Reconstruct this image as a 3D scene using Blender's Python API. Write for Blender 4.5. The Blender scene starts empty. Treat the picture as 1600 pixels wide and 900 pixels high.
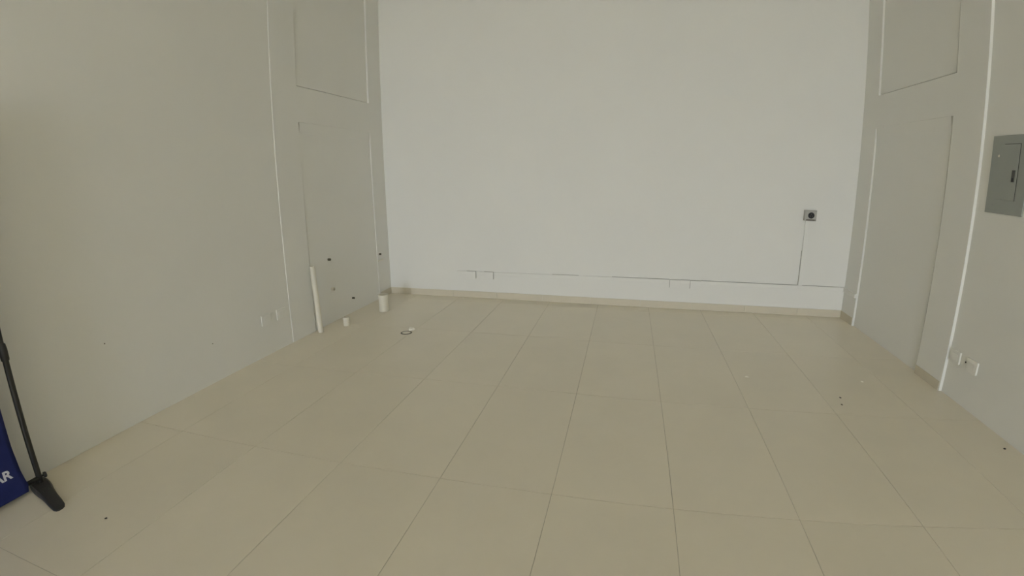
import bpy, bmesh, math, random
from mathutils import Vector, Matrix
random.seed(7)
SC = bpy.context.scene
COL = SC.collection

# ------------------------------------------------------------------ camera
cd = bpy.data.cameras.new('camera')
cam = bpy.data.objects.new('camera', cd)
COL.objects.link(cam)
cd.type = 'PANO'
cd.sensor_fit = 'HORIZONTAL'
cd.sensor_width = 36.0
cd.clip_start = 0.02
cd.clip_end = 300
cy = cd if hasattr(cd, "panorama_type") else cd.cycles
cy.panorama_type = 'FISHEYE_LENS_POLYNOMIAL'
cy.fisheye_fov = math.radians(180)
cy.fisheye_polynomial_k0 = 0.0
cy.fisheye_polynomial_k1 = -0.059601952
cy.fisheye_polynomial_k2 = 0.00053103426
cy.fisheye_polynomial_k3 = 2.779045e-06
cy.fisheye_polynomial_k4 = 0.0
RX = (0.9732746719, 0.2296146483, -0.0036778164)      # camera right
FW = (-0.2244257423, 0.9476415536, -0.2271752012)     # camera forward
UP = (-0.0486775023, 0.2219292661, 0.9738469601)      # camera up
m = Matrix((RX, UP, tuple(-v for v in FW))).transposed().to_4x4()
m.translation = (0, 0, 1.5729)
cam.matrix_world = m
SC.camera = cam

# ------------------------------------------------------------------ room dimensions (metres)
XL, XR, YB = -3.093, 2.501, 5.914          # far wall planes
XLN, XRN = -3.0985, 2.524                   # nearer, slightly set back wall planes
YF, ZC = -12.5, 3.95                        # shopfront plane (unseen, set far back to shape the daylight), ceiling
OPX, OPW, OPH = -0.35, 3.0, 3.6            # unseen shopfront opening, sized to shape the daylight: centre, width, height
CANOPY = 0.0
YST = 3.84                                 # the vertical step in both side walls
TH = 0.16

# ------------------------------------------------------------------ world, sun, opening, exposure
w = bpy.data.worlds.new('world')
SC.world = w
w.use_nodes = True
wn = w.node_tree.nodes
wl = w.node_tree.links
wn.clear()
bg = wn.new('ShaderNodeBackground')
wo = wn.new('ShaderNodeOutputWorld')
bg.inputs[0].default_value = (0.915, 1.0, 1.13, 1)      # even overcast sky
bg.inputs[1].default_value = 4.0
wl.new(bg.outputs[0], wo.inputs[0])

sd = bpy.data.lights.new('sun', 'SUN')
sd.energy = 4.0
sd.angle = math.radians(6)
sd.color = (1.0, 0.93, 0.80)
sun = bpy.data.objects.new('sun', sd)
COL.objects.link(sun)
sun.rotation_euler = (math.radians(-28), 0, math.radians(12))   # high, from behind the building

pd = bpy.data.lights.new('shopfront_portal', 'AREA')
pd.shape = 'RECTANGLE'
pd.size = OPW
pd.size_y = OPH
pd.cycles.is_portal = True
portal = bpy.data.objects.new('shopfront_portal', pd)
COL.objects.link(portal)
portal.location = (OPX, YF - 0.02, OPH / 2)
portal.rotation_euler = (math.radians(90), 0, 0)       # faces the room (+y)

SC.view_settings.view_transform = 'Standard'
SC.view_settings.look = 'None'
SC.view_settings.gamma = 1.0
SC.view_settings.use_curve_mapping = False
SC.view_settings.exposure = 2.46
SC.cycles.max_bounces = 14
SC.cycles.diffuse_bounces = 10
SC.cycles.glossy_bounces = 4
SC.cycles.use_denoising = True

# ------------------------------------------------------------------ materials
def mat(name, color, rough=0.6, metal=0.0, noise=None, bump=None, spec=0.5, vary=0.0):
    """noise: (scale, amount), bump: (scale, strength)"""
    mt = bpy.data.materials.new(name)
    mt.use_nodes = True
    nt = mt.node_tree
    b = nt.nodes['Principled BSDF']
    b.inputs['Base Color'].default_value = (*color, 1)
    b.inputs['Roughness'].default_value = rough
    b.inputs['Metallic'].default_value = metal
    b.inputs['Specular IOR Level'].default_value = spec
    tc = nt.nodes.new('ShaderNodeNewGeometry')
    src = None
    if noise:
        n = nt.nodes.new('ShaderNodeTexNoise')
        n.inputs['Scale'].default_value = noise[0]
        n.inputs['Detail'].default_value = 6
        n.inputs['Roughness'].default_value = 0.62
        nt.links.new(tc.outputs['Position'], n.inputs['Vector'])
        r = nt.nodes.new('ShaderNodeMapRange')
        r.inputs['From Min'].default_value = 0.25
        r.inputs['From Max'].default_value = 0.75
        r.inputs['To Min'].default_value = 1 - noise[1]
        r.inputs['To Max'].default_value = 1 + noise[1]
        nt.links.new(n.outputs['Fac'], r.inputs['Value'])
        src = r.outputs['Result']
    if vary:
        oi = nt.nodes.new('ShaderNodeObjectInfo')
        r2 = nt.nodes.new('ShaderNodeMapRange')
        r2.inputs['To Min'].default_value = 1 - vary
        r2.inputs['To Max'].default_value = 1 + vary
        nt.links.new(oi.outputs['Random'], r2.inputs['Value'])
        if src:
            mm = nt.nodes.new('ShaderNodeMath')
            mm.operation = 'MULTIPLY'
            nt.links.new(src, mm.inputs[0])
            nt.links.new(r2.outputs['Result'], mm.inputs[1])
            src = mm.outputs[0]
        else:
            src = r2.outputs['Result']
    if src:
        hsv = nt.nodes.new('ShaderNodeHueSaturation')
        hsv.inputs['Color'].default_value = (*color, 1)
        nt.links.new(src, hsv.inputs['Value'])
        nt.links.new(hsv.outputs['Color'], b.inputs['Base Color'])
    if bump:
        n2 = nt.nodes.new('ShaderNodeTexNoise')
        n2.inputs['Scale'].default_value = bump[0]
        n2.inputs['Detail'].default_value = 4
        nt.links.new(tc.outputs['Position'], n2.inputs['Vector'])
        bp = nt.nodes.new('ShaderNodeBump')
        bp.inputs['Strength'].default_value = bump[1]
        bp.inputs['Distance'].default_value = 0.01
        nt.links.new(n2.outputs['Fac'], bp.inputs['Height'])
        nt.links.new(bp.outputs['Normal'], b.inputs['Normal'])
    return mt

M = {}
M['wall'] = mat('white_wall_paint', (0.78, 0.773, 0.735), 0.75, noise=(1.3, 0.012), bump=(60, 0.04), spec=0.25)
M['ceiling'] = mat('ceiling_paint', (0.78, 0.77, 0.72), 0.85, spec=0.2)
M['tile'] = mat('ivory_floor_tile', (0.76, 0.70, 0.575), 0.30, noise=(2.2, 0.03), bump=(14, 0.02), spec=0.5, vary=0.012)
M['base'] = mat('ivory_skirting_tile', (0.63, 0.578, 0.462), 0.55, noise=(5, 0.03), spec=0.35, vary=0.012)
M['grout'] = mat('beige_grout', (0.44, 0.40, 0.325), 0.95, spec=0.1)
M['ground'] = mat('street_concrete', (0.42, 0.39, 0.34), 0.9, noise=(0.7, 0.1), spec=0.2)
M['plastic'] = mat('white_plastic', (0.775, 0.768, 0.728), 0.55)
M['pvc'] = mat('white_pvc', (0.70, 0.665, 0.565), 0.35)
M['panel'] = mat('grey_panel_enamel', (0.315, 0.335, 0.31), 0.5, noise=(6, 0.02))
M['black'] = mat('black_plastic', (0.012, 0.012, 0.012), 0.45)
M['pole'] = mat('black_pole_enamel', (0.016, 0.016, 0.014), 0.35)
M['foot'] = mat('black_foot_enamel', (0.025, 0.024, 0.0235), 0.5, noise=(30, 0.1))
M['steel'] = mat('galvanised_steel', (0.42, 0.41, 0.37), 0.5, metal=0.35, noise=(20, 0.06))
M['dark'] = mat('dark_hole', (0.03, 0.028, 0.022), 0.9)
M['blue'] = mat('blue_banner_fabric', (0.018, 0.026, 0.125), 0.75, noise=(9, 0.16), bump=(500, 0.06), spec=0.2)
M['letter'] = mat('white_banner_print', (0.62, 0.63, 0.74), 0.75, spec=0.2)
M['latch'] = mat('grey_latch', (0.09, 0.09, 0.08), 0.5)
M['edge_line'] = mat('dark_edge_line', (0.36, 0.35, 0.31), 0.95, spec=0.1)  # dark grey of raceway edge strips and of painted shade on outlet boxes
M['chrome'] = mat('chrome', (0.72, 0.72, 0.68), 0.25, metal=1.0)
M['brass'] = mat('dull_brass', (0.13, 0.12, 0.09), 0.5, metal=0.5)
M['chip_d'] = mat('dark_crumb', (0.035, 0.03, 0.025), 0.9)
M['chip_m'] = mat('grey_crumb', (0.16, 0.14, 0.11), 0.9)
M['chip_w'] = mat('plaster_crumb', (0.84, 0.80, 0.69), 0.9)

# ------------------------------------------------------------------ helpers
def add_box(bm, lo, hi):
    x0, y0, z0 = lo
    x1, y1, z1 = hi
    v = [bm.verts.new(p) for p in ((x0, y0, z0), (x1, y0, z0), (x1, y1, z0), (x0, y1, z0),
                                   (x0, y0, z1), (x1, y0, z1), (x1, y1, z1), (x0, y1, z1))]
    for f in ((3, 2, 1, 0), (4, 5, 6, 7), (0, 1, 5, 4), (1, 2, 6, 5), (2, 3, 7, 6), (3, 0, 4, 7)):
        bm.faces.new([v[i] for i in f])
    return v

def frame(axis):
    a = Vector(axis).normalized()
    t = Vector((0, 0, 1)) if abs(a.z) < 0.9 else Vector((1, 0, 0))
    u = t.cross(a).normalized()
    return a, u, a.cross(u)

def add_lathe(bm, org, axis, prof, n=28):
    """prof: list of (radius, distance along axis); radius 0 closes the end"""
    a, u, v = frame(axis)
    org = Vector(org)
    rings = []
    for r, d in prof:
        if r < 1e-7:
            rings.append([bm.verts.new(org + a * d)])
        else:
            rings.append([bm.verts.new(org + a * d + (u * math.cos(2 * math.pi * k / n) + v * math.sin(2 * math.pi * k / n)) * r) for k in range(n)])
    for A, B in zip(rings, rings[1:]):
        for k in range(n):
            k2 = (k + 1) % n
            if len(A) == 1 and len(B) == 1:
                continue
            if len(A) == 1:
                bm.faces.new((A[0], B[k2], B[k]))
            elif len(B) == 1:
                bm.faces.new((A[k], A[k2], B[0]))
            else:
                bm.faces.new((A[k], A[k2], B[k2], B[k]))

def add_tube(bm, p0, p1, r, n=20):
    p0, p1 = Vector(p0), Vector(p1)
    add_lathe(bm, p0, p1 - p0, [(0, 0), (r, 0), (r, (p1 - p0).length), (0, (p1 - p0).length)], n)

def obj(name, bm, material, parent=None, bevel=0.0, smooth=False):
    bmesh.ops.recalc_face_normals(bm, faces=bm.faces)
    me = bpy.data.meshes.new(name)
    bm.to_mesh(me)
    bm.free()
    me.materials.append(material)
    if smooth:
        for p in me.polygons:
            p.use_smooth = True
        try:
            me.set_sharp_from_angle(angle=math.radians(35))
        except Exception:
            pass
    o = bpy.data.objects.new(name, me)
    COL.objects.link(o)
    if parent:
        o.parent = parent
    if bevel:
        md = o.modifiers.new('bevel', 'BEVEL')
        md.width = bevel
        md.segments = 2
        md.limit_method = 'ANGLE'
    return o

def tag(o, label, cat, group=None):
    o['label'] = label
    o['category'] = cat
    if group:
        o['group'] = group
    return o

def thing(name, label, cat, loc=(0, 0, 0), rot=(0, 0, 0), group=None):
    o = bpy.data.objects.new(name, None)
    o.empty_display_size = 0.1
    COL.objects.link(o)
    o.location = loc
    o.rotation_euler = rot
    return tag(o, label, cat, group)

def struct(o, kind='structure'):
    o['kind'] = kind
    return o

def boxpart(name, lo, hi, material, parent=None, bevel=0.0):
    bm = bmesh.new()
    add_box(bm, lo, hi)
    return obj(name, bm, material, parent, bevel)

def copy_tree(src, parent=None):
    c = src.copy()
    COL.objects.link(c)
    if parent:
        c.parent = parent
    for ch in [k for k in bpy.data.objects if k.parent == src]:
        copy_tree(ch, c)
    return c

# ------------------------------------------------------------------ setting: side walls with stepped plaster and blocked openings
def side_wall(name, X, s, ycut, zcut, depth):
    """depth(y, z) -> how far the plaster lies behind plane X, away from the room; s is the outward sign"""
    bm = bmesh.new()
    ny, nz = len(ycut) - 1, len(zcut) - 1
    D = {}
    for i in range(-1, ny + 1):
        for j in range(-1, nz + 1):
            D[i, j] = TH if i in (-1, ny) or j in (-1, nz) else depth((ycut[i] + ycut[i + 1]) / 2, (zcut[j] + zcut[j + 1]) / 2)
    def V(d, y, z):
        return bm.verts.new((X + s * d, y, z))
    for i in range(ny):
        for j in range(nz):
            d = D[i, j]
            y0, y1, z0, z1 = ycut[i], ycut[i + 1], zcut[j], zcut[j + 1]
            bm.faces.new([V(d, y0, z0), V(d, y1, z0), V(d, y1, z1), V(d, y0, z1)])
    for i in range(ny + 1):
        for j in range(nz):
            a, b = D[i - 1, j], D[i, j]
            if abs(a - b) > 1e-6:
                y = ycut[i]
                bm.faces.new([V(a, y, zcut[j]), V(b, y, zcut[j]), V(b, y, zcut[j + 1]), V(a, y, zcut[j + 1])])
    for i in range(ny):
        for j in range(nz + 1):
            a, b = D[i, j - 1], D[i, j]
            if abs(a - b) > 1e-6:
                z = zcut[j]
                bm.faces.new([V(a, ycut[i], z), V(b, ycut[i], z), V(b, ycut[i + 1], z), V(a, ycut[i + 1], z)])
    bm.faces.new([V(TH, ycut[0], zcut[0]), V(TH, ycut[-1], zcut[0]), V(TH, ycut[-1], zcut[-1]), V(TH, ycut[0], zcut[-1])])
    bmesh.ops.remove_doubles(bm, verts=bm.verts, dist=1e-5)
    return struct(obj(name, bm, M['wall'], None, 0.0015))

REC = 0.024                                 # how far the blocked openings sit back
def wall_depth(near):
    def f(y, z):
        if y < YST:
            return near
        return 0.0
    return f

def depth_left(y, z):
    if y < YST:
        return 0.0 + (XL - XLN)
    if 4.207 < y < 5.595 and (z < 2.09 or 2.43 < z < 3.75):
        return REC + 0.03
    return 0.0

def depth_right(y, z):
    if y < YST:
        return XRN - XR
    if 4.225 < y < 5.582 and (z < 2.10 or 2.425 < z < 3.75):
        return REC + 0.03
    return 0.0

wall_left = side_wall('wall_left', XL, -1, [YF, YST, 4.207, 5.595, YB], [0, 2.09, 2.43, 3.75, ZC], depth_left)
wall_right = side_wall('wall_right', XR, 1, [YF, YST, 4.225, 5.582, YB], [0, 2.10, 2.425, 3.75, ZC], depth_right)
# the boards that close the four openings
def filler(X, sgn, y0, y1, z0, z1, d0, d1, parent, flush=False):
    """a board let into the opening: front face d0 behind the wall plane at its foot, d1 at its head;
    flush: plastered out to the wall plane over the topmost centimetres"""
    lev = [(z0, d0), (z1 - 0.10, d1), (z1, 0.0025)] if flush else [(z0, d0), (z1, d1)]
    bm = bmesh.new()
    prev = None
    for z, d in lev:
        ring = [bm.verts.new((X + sgn * dd, y, z)) for dd, y in ((d, y0), (d, y1), (REC + 0.029, y1), (REC + 0.029, y0))]
        if prev:
            for k in range(4):
                bm.faces.new((prev[k], prev[(k + 1) % 4], ring[(k + 1) % 4], ring[k]))
        else:
            bm.faces.new(ring)
        prev = ring
    bm.faces.new(prev)
    obj('recessed_panel', bm, M['wall'], parent, 0.0015)
filler(XL, -1, 4.223, 5.594, 0.0005, 2.0895, 0.005, 0.014, wall_left, True)
filler(XL, -1, 4.2315, 5.594, 2.438, 3.749, 0.018, 0.020, wall_left)
filler(XR, 1, 4.2615, 5.581, 0.0005, 2.0995, 0.021, 0.016, wall_right, True)
filler(XR, 1, 4.262, 5.581, 2.435, 3.749, 0.019, 0.021, wall_right)

struct(boxpart('wall_back', (XL - TH, YB, 0), (XR + TH, YB + TH, ZC), M['wall']))
struct(boxpart('ceiling', (XL - TH, YF - 0.2, ZC), (XR + TH, YB + TH, ZC + 0.15), M['ceiling']))
# unseen front wall: beam and two piers, shaped to narrow daylight through the shopfront
bm = bmesh.new()
add_box(bm, (XL - TH, YF - 0.2, OPH), (XR + TH, YF, ZC))
add_box(bm, (XL - TH, YF - 0.2, 0), (OPX - OPW / 2, YF, OPH))
add_box(bm, (OPX + OPW / 2, YF - 0.2, 0), (XR + TH, YF, OPH))
struct(obj('wall_front', bm, M['wall']))
if CANOPY > 0:
    struct(boxpart('trim_1', (XL - 8, YF - CANOPY, ZC - 0.2), (XR + 8, YF - 0.21, ZC), M['ceiling']))   # arcade slab over the pavement

# floor: grout bed plus every tile
floor = struct(boxpart('floor', (XL - TH, YF - 0.2, -0.12), (XR + TH, YB + TH, -0.0025), M['grout']))
TX0, TY0, TW, TL, GAP = -1.5034, 0.935, 0.6, 1.197, 0.0023
tile_cache = {}
def tile_mesh(wx, wy):
    key = (round(wx, 4), round(wy, 4))
    if key not in tile_cache:
        bm = bmesh.new()
        x, y, c = wx / 2, wy / 2, 0.0012
        lo = [bm.verts.new(p) for p in ((-x, -y, -0.006), (x, -y, -0.006), (x, y, -0.006), (-x, y, -0.006))]
        mi = [bm.verts.new((p.co.x, p.co.y, -0.0008)) for p in lo]
        hi = [bm.verts.new((math.copysign(abs(p.co.x) - c, p.co.x), math.copysign(abs(p.co.y) - c, p.co.y), 0)) for p in lo]
        bm.faces.new(hi)
        for A, B in ((lo, mi), (mi, hi)):
            for k in range(4):
                bm.faces.new((A[k], A[(k + 1) % 4], B[(k + 1) % 4], B[k]))
        bmesh.ops.recalc_face_normals(bm, faces=bm.faces)
        me = bpy.data.meshes.new('tile')
        bm.to_mesh(me)
        bm.free()
        me.materials.append(M['tile'])
        tile_cache[key] = me
    return tile_cache[key]
fx0, fx1 = XL - 0.035, XR + 0.035
for i in range(-3, 7):
    a, b = max(TX0 + i * TW, fx0), min(TX0 + (i + 1) * TW, fx1)
    if b - a < 0.02:
        continue
    for j in range(-12, 6):
        c, d = max(TY0 + j * TL, YF - 0.19), min(TY0 + (j + 1) * TL, YB)
        if d - c < 0.02:
            continue
        t = bpy.data.objects.new('tile', tile_mesh(b - a - GAP, d - c - GAP))
        COL.objects.link(t)
        t.parent = floor
        t.location = ((a + b) / 2, (c + d) / 2, 0)

# skirting tiles
def baseboard(name, pieces, axis):
    root = None
    e = bpy.data.objects.new(name, None)
    e.empty_display_size = 0.1
    COL.objects.link(e)
    struct(e)
    for lo, hi in pieces:
        boxpart('skirting_tile', lo, hi, M['base'], e, 0.0012)
    return e
cuts = [XL + 0.004] + [-0.403 + 0.6 * k for k in range(-4, 5) if XL + 0.1 < -0.403 + 0.6 * k < XR - 0.05] + [XR - 0.004]
baseboard('baseboard_back', [((a + 0.0012, YB - 0.010, 0.0006), (b - 0.0012, YB - 0.0005, 0.086)) for a, b in zip(cuts, cuts[1:])], 'x')
baseboard('baseboard_left', [((XL + 0.0005, 5.62, 0.0006), (XL + 0.007, YB - 0.011, 0.086))], 'y')
baseboard('baseboard_right', [((XR - 0.007, 5.588, 0.0006), (XR - 0.0005, YB - 0.011, 0.086)),
                              ((XR - 0.005, YST + 0.012, 0.0006), (XR - 0.0005, 4.222, 0.074))], 'y')

# street outside the open shopfront
struct(boxpart('ground', (-40, -60, -0.3), (40, YF - 0.22, -0.03), M['ground']))

# ------------------------------------------------------------------ banner stand (left, partly in frame)
BX, PX, PY = -2.940, -2.962, 1.345
st = thing('banner_stand', 'blue fabric banner on a black tube stand along the left wall', 'banner', (PX, PY, 0))
def L(p):                                   # world -> stand space
    return (p[0] - PX, p[1] - PY, p[2])
y_end = -0.86
# banner cloth with a wavy right edge
bm = bmesh.new()
NY, NZ = 60, 48
H0, H1 = 0.028, 2.02
edge = [(0.028, 1.262), (0.07, 1.272), (0.09, 1.266), (0.16, 1.255), (0.30, 1.247), (0.52, 1.248), (0.9, 1.252), (1.6, 1.258), (2.02, 1.27)]
def edge_y(z):
    for (a, ya), (b, yb) in zip(edge, edge[1:]):
        if a <= z <= b:
            return ya + (yb - ya) * (z - a) / (b - a)
    return edge[-1][1]
def cloth_x(y, z):
    h = (z - H0) / (H1 - H0)
    return BX + 0.010 * math.sin(y * 5.1 + 0.8) * math.sin(math.pi * min(max(h, 0), 1)) + 0.003 * math.sin(y * 17 + z * 6) * math.sin(math.pi * min(max(h, 0), 1))
g = {}
for j in range(NZ + 1):
    z = H0 + (H1 - H0) * (j / NZ) ** 1.6
    for i in range(NY + 1):
        t = (i / NY) ** 0.7
        y = (y_end + 0.09) + (edge_y(z) - (y_end + 0.09)) * t
        g[i, j] = bm.verts.new(L((cloth_x(y, z), y, z)))
for j in range(NZ):
    for i in range(NY):
        bm.faces.new((g[i, j], g[i + 1, j], g[i + 1, j + 1], g[i, j + 1]))
cl = obj('banner', bm, M['blue'], st, 0, True)
sm = cl.modifiers.new('thickness', 'SOLIDIFY')
sm.thickness = 0.0012
sm.offset = -1
cl['label'] = 'blue fabric banner with white capital letters'

# white letters A R near the lower right corner of the banner
fc = bpy.data.curves.new('letters', 'FONT')
fc.body = 'AR'
fc.size = 0.0715
fc.offset = 0.0022
fc.extrude = 0.0002
fo = bpy.data.objects.new('letters_source', fc)
COL.objects.link(fo)
bpy.context.view_layer.update()
me = bpy.data.meshes.new_from_object(fo.evaluated_get(bpy.context.evaluated_depsgraph_get()))
bpy.data.objects.remove(fo)
xs = [v.co.x for v in me.vertices]
ys = [v.co.y for v in me.vertices]
mx, my, hy = max(xs), min(ys), max(ys) - min(ys)
lx = 0.104 / (max(xs) - min(xs))
for v in me.vertices:
    yy = 1.211 + (v.co.x - mx) * lx
    zz = 0.145 + (v.co.y - my) * 0.053 / hy
    v.co = L((cloth_x(yy, zz) + 0.0012 + v.co.z, yy, zz))
me.materials.clear()
me.materials.append(M['letter'])
lt = bpy.data.objects.new('lettering', me)
COL.objects.link(lt)
lt.parent = cl
lt['label'] = 'white capital letters AR'

def stand_side(y, sgn):
    bm = bmesh.new()
    add_lathe(bm, L((PX, y, 0.035)), (0, 0, 1), [(0, 0), (0.0155, 0), (0.0155, 0.71), (0, 0.71)], 20)
    obj('pole', bm, M['pole'], st, 0, True)
    bm = bmesh.new()
    add_lathe(bm, L((PX, y, 0.74)), (0, 0, 1), [(0, 0), (0.019, 0), (0.021, 0.008), (0.021, 0.06), (0.018, 0.085), (0.013, 0.092), (0, 0.092)], 20)
    cp = obj('coupling', bm, M['black'], st, 0, True)
    bm = bmesh.new()
    add_lathe(bm, L((PX, y, 0.825)), (0, 0, 1), [(0, 0), (0.012, 0), (0.012, 1.22), (0.014, 1.222), (0.014, 1.235), (0, 1.24)], 20)
    obj('upper_pole', bm, M['pole'], st, 0, True)
    # foot: flat tongue towards the room, raised socket at the pole
    bm = bmesh.new()
    prof = [(-0.115, 0.030, 0.008), (-0.10, 0.040, 0.012), (-0.05, 0.047, 0.022), (-0.02, 0.050, 0.030), (0.03, 0.050, 0.034), (0.075, 0.046, 0.036),
            (0.11, 0.041, 0.030), (0.17, 0.037, 0.022), (0.24, 0.036, 0.016), (0.285, 0.033, 0.013), (0.305, 0.024, 0.011), (0.313, 0.010, 0.010)]
    prev = None
    skew = 0.27
    for dx, hw, h in prof:
        cyy = y - 0.006 - skew * dx
        ring = [bm.verts.new(L((PX + dx, cyy + a * hw, zz))) for a, zz in ((-1, 0.0), (1, 0.0), (1, h * 0.72), (0.82, h), (-0.82, h), (-1, h * 0.72))]
        if prev:
            for k in range(6):
                bm.faces.new((prev[k], prev[(k + 1) % 6], ring[(k + 1) % 6], ring[k]))
        else:
            bm.faces.new(ring[::-1])
        prev = ring
    bm.faces.new(prev)
    ft = obj('foot', bm, M['foot'], st, 0.002, False)
    for dx, dy in ((0.100, -0.012), (0.105, -0.056)):
        bm = bmesh.new()
        add_lathe(bm, L((PX + dx, y + dy, 0.022)), (0.2, 0, 1), [(0, 0), (0.004, 0), (0.004, 0.010), (0.003, 0.0115), (0, 0.012)], 10)
        obj('rivet', bm, M['pole'], ft, 0, True)
    bm = bmesh.new()
    add_lathe(bm, L((PX, y + sgn * 0.010, 0.064)), (0.25, sgn, 0), [(0, 0), (0.006, 0), (0.006, 0.012), (0.0145, 0.014), (0.016, 0.018), (0.016, 0.026), (0.013, 0.030), (0, 0.031)], 18)
    obj('knob', bm, M['black'], st, 0, True)
stand_side(PY, 1)
stand_side(y_end, -1)
for name, z, xx in (('lower_bar', 0.063, PX + 0.004), ('upper_bar', 2.03, PX + 0.004)):
    bm = bmesh.new()
    add_tube(bm, L((xx, y_end, z)), L((xx, PY, z)), 0.0125)
    obj(name, bm, M['pole'], st, 0, True)

# ------------------------------------------------------------------ surface raceways on the back wall
RZ0, RZ1, RD = 0.314, 0.357, 0.020
r = thing('cable_raceway', 'long white horizontal cable raceway low along the back wall', 'raceway', (0, YB, RZ0))
BOXX = (-1.938, -1.702, 0.583, 0.815)       # boxes interrupt the trunking
ends = [-1.938 - 0.20] + [v for b in BOXX for v in (b - 0.062, b + 0.062)] + [XR - 0.0005]
for a, b in list(zip(ends, ends[1:]))[::2]:
    boxpart('trunking', (a, -RD, 0), (b, -0.0005, RZ1 - RZ0), M['plastic'], r, 0.003)
boxpart('return_trunking', (XR - 0.020, 5.588 - YB, 0), (XR - 0.0005, -RD - 0.0005, RZ1 - RZ0), M['plastic'], r, 0.003)
boxpart('end_cap', (XR - 0.023, 5.580 - YB, -0.003), (XR - 0.0003, 5.5875 - YB, RZ1 - RZ0 + 0.003), M['plastic'], r, 0.002)
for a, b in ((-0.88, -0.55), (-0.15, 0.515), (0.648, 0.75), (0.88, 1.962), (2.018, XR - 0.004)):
    boxpart('edge_line', (a, -0.006, RZ1 - RZ0 + 0.0003), (b, -0.0006, RZ1 - RZ0 + 0.0040), M['edge_line'], r)  # thin dark grey strip along parts of the trunking's top edge
r = thing('cable_raceway', 'white vertical cable raceway rising to the grey power outlet', 'raceway', (1.99, YB, RZ1 + 0.0005))
boxpart('trunking', (-0.023, -RD, 0), (0.023, -0.0005, 1.099 - RZ1 - 0.001), M['plastic'], r, 0.003)
boxpart('edge_line', (-0.0275, -0.006, 0.004), (-0.0236, -0.0006, 0.40), M['edge_line'], r)  # thin dark grey strip up the lower left edge

# ------------------------------------------------------------------ surface outlet boxes
def outlet_box(label, loc, rz, depth, edge=0):
    """local: width along x, out of the wall along -y, origin at the wall, bottom centre"""
    t = thing('outlet_box', label, 'outlet box', loc, (0, 0, rz), 'white surface outlet boxes')
    boxpart('box', (-0.058, -depth, 0), (0.058, -0.0005, 0.092), M['plastic'], t, 0.003)
    p = boxpart('cover_plate', (-0.061, -depth - 0.006, -0.003), (0.061, -depth - 0.0003, 0.095), M['plastic'], t, 0.004)
    if edge:                                # solid dark strip painting shade behind the plate, along the top and one side
        boxpart('shade_strip', (-0.0595 + 0.0045 * min(edge, 0), -depth, 0.002), (0.0595 + 0.0045 * max(edge, 0), -depth + 0.006, 0.0985), M['edge_line'], t)
    boxpart('insert', (-0.036, -depth - 0.0085, 0.020), (0.036, -depth - 0.0062, 0.072), M['plastic'], p, 0.0015)
    return t
BD = 0.036
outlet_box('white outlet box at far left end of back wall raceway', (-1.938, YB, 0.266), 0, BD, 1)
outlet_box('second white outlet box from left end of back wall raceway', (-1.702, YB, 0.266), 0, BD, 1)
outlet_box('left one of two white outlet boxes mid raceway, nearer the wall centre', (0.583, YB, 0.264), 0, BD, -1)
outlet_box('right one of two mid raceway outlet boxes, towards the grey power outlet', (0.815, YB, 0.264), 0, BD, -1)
# side walls: the raceway is buried here, only boxes show
outlet_box('white outlet box low on left wall, nearer the banner', (XLN, 3.500, 0.282), math.radians(90), 0.004)
outlet_box('white outlet box low on left wall, nearer the plaster step', (XLN, 3.706, 0.282), math.radians(90), 0.004)
outlet_box('white outlet box on right wall beside the bright plaster step', (XRN, 3.750, 0.274), math.radians(-90), 0.010)
outlet_box('white outlet box on right wall, farther from the plaster step', (XRN, 3.536, 0.274), math.radians(-90), 0.010)

# ------------------------------------------------------------------ grey power outlet with a round black socket
po = thing('power_outlet', 'grey metal power outlet box with round black socket', 'outlet', (2.006, YB, 1.1))
bx = boxpart('box', (-0.062, -0.050, 0.0), (0.062, -0.0005, 0.118), M['steel'], po, 0.003)
fp = boxpart('face_plate', (-0.064, -0.056, -0.001), (0.064, -0.0502, 0.119), M['steel'], po, 0.002)
bm = bmesh.new()
add_lathe(bm, (0.004, -0.0562, 0.060), (0, -1, 0), [(0, 0), (0.034, 0), (0.034, 0.007), (0.031, 0.009), (0.028, 0.0085), (0.027, 0.003), (0, 0.003)], 32)
so = obj('socket', bm, M['black'], po, 0, True)
bm = bmesh.new()
for a in (90, 210, 330):
    ca, sa = math.cos(math.radians(a)), math.sin(math.radians(a))
    p = Vector((0.004 + 0.014 * ca, -0.0605, 0.060 + 0.014 * sa))
    add_box(bm, (p.x - 0.003, -0.0625, p.z - 0.006), (p.x + 0.003, -0.0594, p.z + 0.006))
obj('contact', bm, M['brass'], so)
for x, z in ((-0.05, 0.106), (0.05, 0.106), (-0.05, 0.012), (0.05, 0.012)):
    bm = bmesh.new()
    add_lathe(bm, (x, -0.0562, z), (0, -1, 0), [(0.005, 0), (0.005, 0.0015), (0.003, 0.003), (0, 0.003)], 12)
    obj('screw', bm, M['chrome'], fp, 0, True)
boxpart('hinge_strip', (-0.052, -0.0580, 0.004), (0.058, -0.0562, 0.016), M['brass'], po, 0.0005)

# ------------------------------------------------------------------ breaker panel on the right wall
bp_ = thing('breaker_panel', 'grey metal breaker panel with a small door on the right wall', 'panel', (XRN, 3.533, 1.397))
boxpart('cover', (-0.010, -0.190, 0), (-0.0005, 0.190, 0.520), M['panel'], bp_, 0.002)
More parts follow.
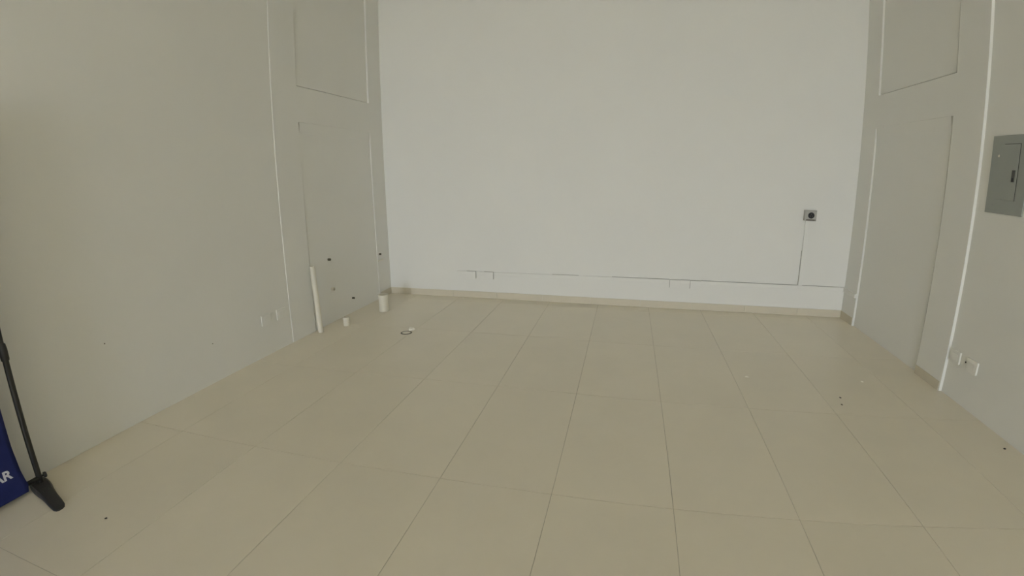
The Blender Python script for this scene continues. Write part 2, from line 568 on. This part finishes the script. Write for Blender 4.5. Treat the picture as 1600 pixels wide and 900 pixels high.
# door outline is a raised lid with a gap to the cover
dr = boxpart('door', (-0.0135, -0.097, 0.095), (-0.0102, 0.100, 0.459), M['panel'], bp_, 0.001)
bm = bmesh.new()
for lo, hi in (((-0.0118, -0.101, 0.092), (-0.0101, -0.0972, 0.462)), ((-0.0118, -0.101, 0.4592), (-0.0101, 0.060, 0.462))):
    add_box(bm, lo, hi)
obj('door_gap', bm, M['dark'], bp_)
la = boxpart('latch', (-0.0185, -0.080, 0.213), (-0.0137, -0.050, 0.290), M['latch'], dr, 0.002)
boxpart('latch_slot', (-0.0195, -0.074, 0.216), (-0.0186, -0.056, 0.240), M['black'], dr)
bm = bmesh.new()
add_lathe(bm, (-0.0102, 0.110, 0.385), (-1, 0, 0), [(0.0085, 0), (0.0085, 0.002), (0.005, 0.004), (0, 0.004)], 16)
obj('screw', bm, M['chip_w'], bp_, 0, True)
bm = bmesh.new()
add_lathe(bm, (-0.0102, 0.115, 0.055), (-1, 0, 0), [(0.005, 0), (0.005, 0.0015), (0.003, 0.003), (0, 0.003)], 16)
obj('screw', bm, M['panel'], bp_, 0, True)

# ------------------------------------------------------------------ pvc pipes standing out of the floor
def pvc(name, label, loc, r, h, lean=(0, 0), collar=0.0, cap=None):
    t = thing(name, label, 'pipe', loc)
    top = Vector((lean[0], lean[1], h))
    bm = bmesh.new()
    ax = top.normalized()
    ln = top.length
    wt = min(0.006, r * 0.14)
    add_lathe(bm, (0, 0, 0.0005), ax, [(r - wt, 0), (r, 0), (r, ln - 0.002), (r - 0.0015, ln), (r - wt, ln), (r - wt, 0)], 36)
    obj('tube', bm, M['pvc'], t, 0, True)
    if collar:
        bm = bmesh.new()
        add_lathe(bm, top - ax * collar, ax, [(r + 0.0003, 0), (r + 0.004, 0), (r + 0.004, collar - 0.004), (r + 0.002, collar + 0.001), (r - wt, collar + 0.001)], 36)
        obj('rim', bm, M['pvc'], t, 0, True)
    bm = bmesh.new()
    add_lathe(bm, (0, 0, 0.003), ax, [(0, 0), (r - wt - 0.0005, 0), (r - wt - 0.0005, 0.012), (0, 0.012)], 24)
    obj('plug', bm, M['grout'], t)
    return t
pvc('vertical_pipe', 'tall white plastic pipe standing upright against the left wall', (-3.020, 4.186, 0), 0.026, 0.700, (0.004, -0.045))
pvc('pipe_stub', 'thin short white pipe stub beside the tall pipe', (-2.885, 4.460, 0), 0.032, 0.090, collar=0.02)
pvc('pipe_stub', 'thick white drain pipe stub in the floor near the back corner', (-2.765, 5.075, 0), 0.057, 0.200, collar=0.045)

# pipes in the left wall
WX = XL - 0.007
def wall_stub(name, label, y, z, r, ln, material, wx=WX, cap=True, tee=False):
    t = thing(name, label, 'pipe', (wx, y, z))
    bm = bmesh.new()
    add_lathe(bm, (0.0005, 0, 0), (1, 0, 0), [(0, 0), (r, 0), (r, ln), (r * 0.86, ln + 0.002), (r * 0.78, ln), (r * 0.78, ln * 0.3), (0, ln * 0.3)], 20)
    obj('tube', bm, material, t, 0, True)
    bm = bmesh.new()
    add_lathe(bm, (0.0004, 0, 0), (1, 0, 0), [(r + 0.0003, 0), (r + 0.012, 0), (r + 0.009, 0.004), (r + 0.0003, 0.005)], 20)
    obj('collar', bm, M['wall'], t, 0, True)
    if tee:
        bm = bmesh.new()
        add_tube(bm, (ln * 0.55, -tee, 0), (ln * 0.55, tee, 0), r * 0.55, 12)
        obj('handle', bm, material, t, 0, True)
    return t
wall_stub('water_pipe_end', 'dark water pipe end in left wall above the tall pipe', 4.535, 0.698, 0.014, 0.03, M['brass'])
wall_stub('water_pipe_end', 'dark water pipe end in left wall above the thick stub', 5.640, 0.582, 0.013, 0.025, M['brass'], XL)
wall_stub('drain_outlet', 'small white plastic drain outlet in the left wall', 4.554, 0.370, 0.021, 0.035, M['pvc'])
wall_stub('water_valve', 'small dark water valve low on the left wall', 4.948, 0.171, 0.011, 0.03, M['brass'], tee=0.022)
t = thing('pipe_clip', 'small white horizontal clip on left wall near the back corner', 'clip', (XL, 5.610, 0.503))
boxpart('plate', (0.0005, -0.035, -0.012), (0.008, 0.085, 0.010), M['plastic'], t, 0.003)
bm = bmesh.new()
add_tube(bm, (0.015, -0.04, 0), (0.015, 0.09, 0), 0.008, 12)
obj('tube', bm, M['pvc'], t, 0, True)

# floor drain
fd = thing('floor_drain', 'round floor drain with a dark ring near the left wall', 'drain', (-2.146, 4.366, 0))
bm = bmesh.new()
add_lathe(bm, (0, 0, 0.0003), (0, 0, 1), [(0.043, 0.0008), (0.043, 0.0030), (0.056, 0.0025), (0.058, 0.0002)], 32)
obj('ring', bm, M['brass'], fd, 0, True)
bm = bmesh.new()
add_lathe(bm, (0, 0, 0.0003), (0, 0, 1), [(0.0425, 0.0002), (0.0425, 0.0020), (0.034, 0.0028), (0, 0.0028)], 32)
obj('plug', bm, M['tile'], fd, 0, True)

# ------------------------------------------------------------------ crumbs on the floor and nail heads in the wall
def crumb(name, label, x, y, size, material, group=None, seed=0, flat=0.5):
    rnd = random.Random(seed)
    bm = bmesh.new()
    bmesh.ops.create_icosphere(bm, subdivisions=2, radius=size)
    for v in bm.verts:
        k = 0.75 + 0.5 * rnd.random()
        v.co = Vector((v.co.x * k * 1.3, v.co.y * k, v.co.z * k * flat))
    zmin = min(v.co.z for v in bm.verts)
    o = obj(name, bm, material)
    o.location = (x, y, 0.0002 - zmin)
    o.rotation_euler = (0, 0, rnd.random() * 3)
    return tag(o, label, 'crumb', group)
crumb('plaster_chip', 'small white plaster chip lying just behind the floor drain', -2.122, 4.436, 0.024, M['chip_w'], None, 1, 0.75)
crumb('dark_crumb', 'black crumb on floor in front of the banner foot', -2.352, 1.300, 0.0055, M['chip_d'], None, 2)
crumb('dark_crumb', 'dark crumb on right of floor, farther of two close together', 1.626, 3.607, 0.0065, M['chip_d'], None, 3)
crumb('dark_crumb', 'dark crumb on right of floor, nearer of two close together', 1.590, 3.484, 0.0065, M['chip_m'], None, 4)
crumb('dark_crumb', 'dark crumb on the floor at the foot of right wall', 2.440, 2.931, 0.0075, M['chip_d'], None, 5)
crumb('white_crumb', 'white crumb on the floor right of the middle', 1.002, 3.897, 0.012, M['chip_w'], None, 6)
crumb('white_crumb', 'white crumb on floor between dark crumbs and right wall', 1.929, 3.947, 0.010, M['chip_w'], None, 7)
for nm, y, z, lb in (('nail_head', 1.998, 0.605, 'small nail head in left wall above the banner foot'),
                     ('nail_head', 2.870, 0.315, 'small nail head in left wall between banner and outlet boxes')):
    bm = bmesh.new()
    add_lathe(bm, (0, 0, 0), (1, 0, 0), [(0.0045, 0.0003), (0.0045, 0.002), (0.003, 0.003), (0, 0.003)], 12)
    o = obj(nm, bm, M['chip_m'])
    o.location = (XLN, y, z)
    tag(o, lb, 'nail')
bm = bmesh.new()
add_lathe(bm, (0, 0, 0), (-1, 0, 0), [(0.007, 0.0003), (0.007, 0.002), (0.004, 0.003), (0, 0.003)], 12)
o = obj('nail_head', bm, M['chip_d'])
o.location = (XRN, 3.630, 0.318)
tag(o, 'dark screw head in right wall between the two outlet boxes', 'nail')
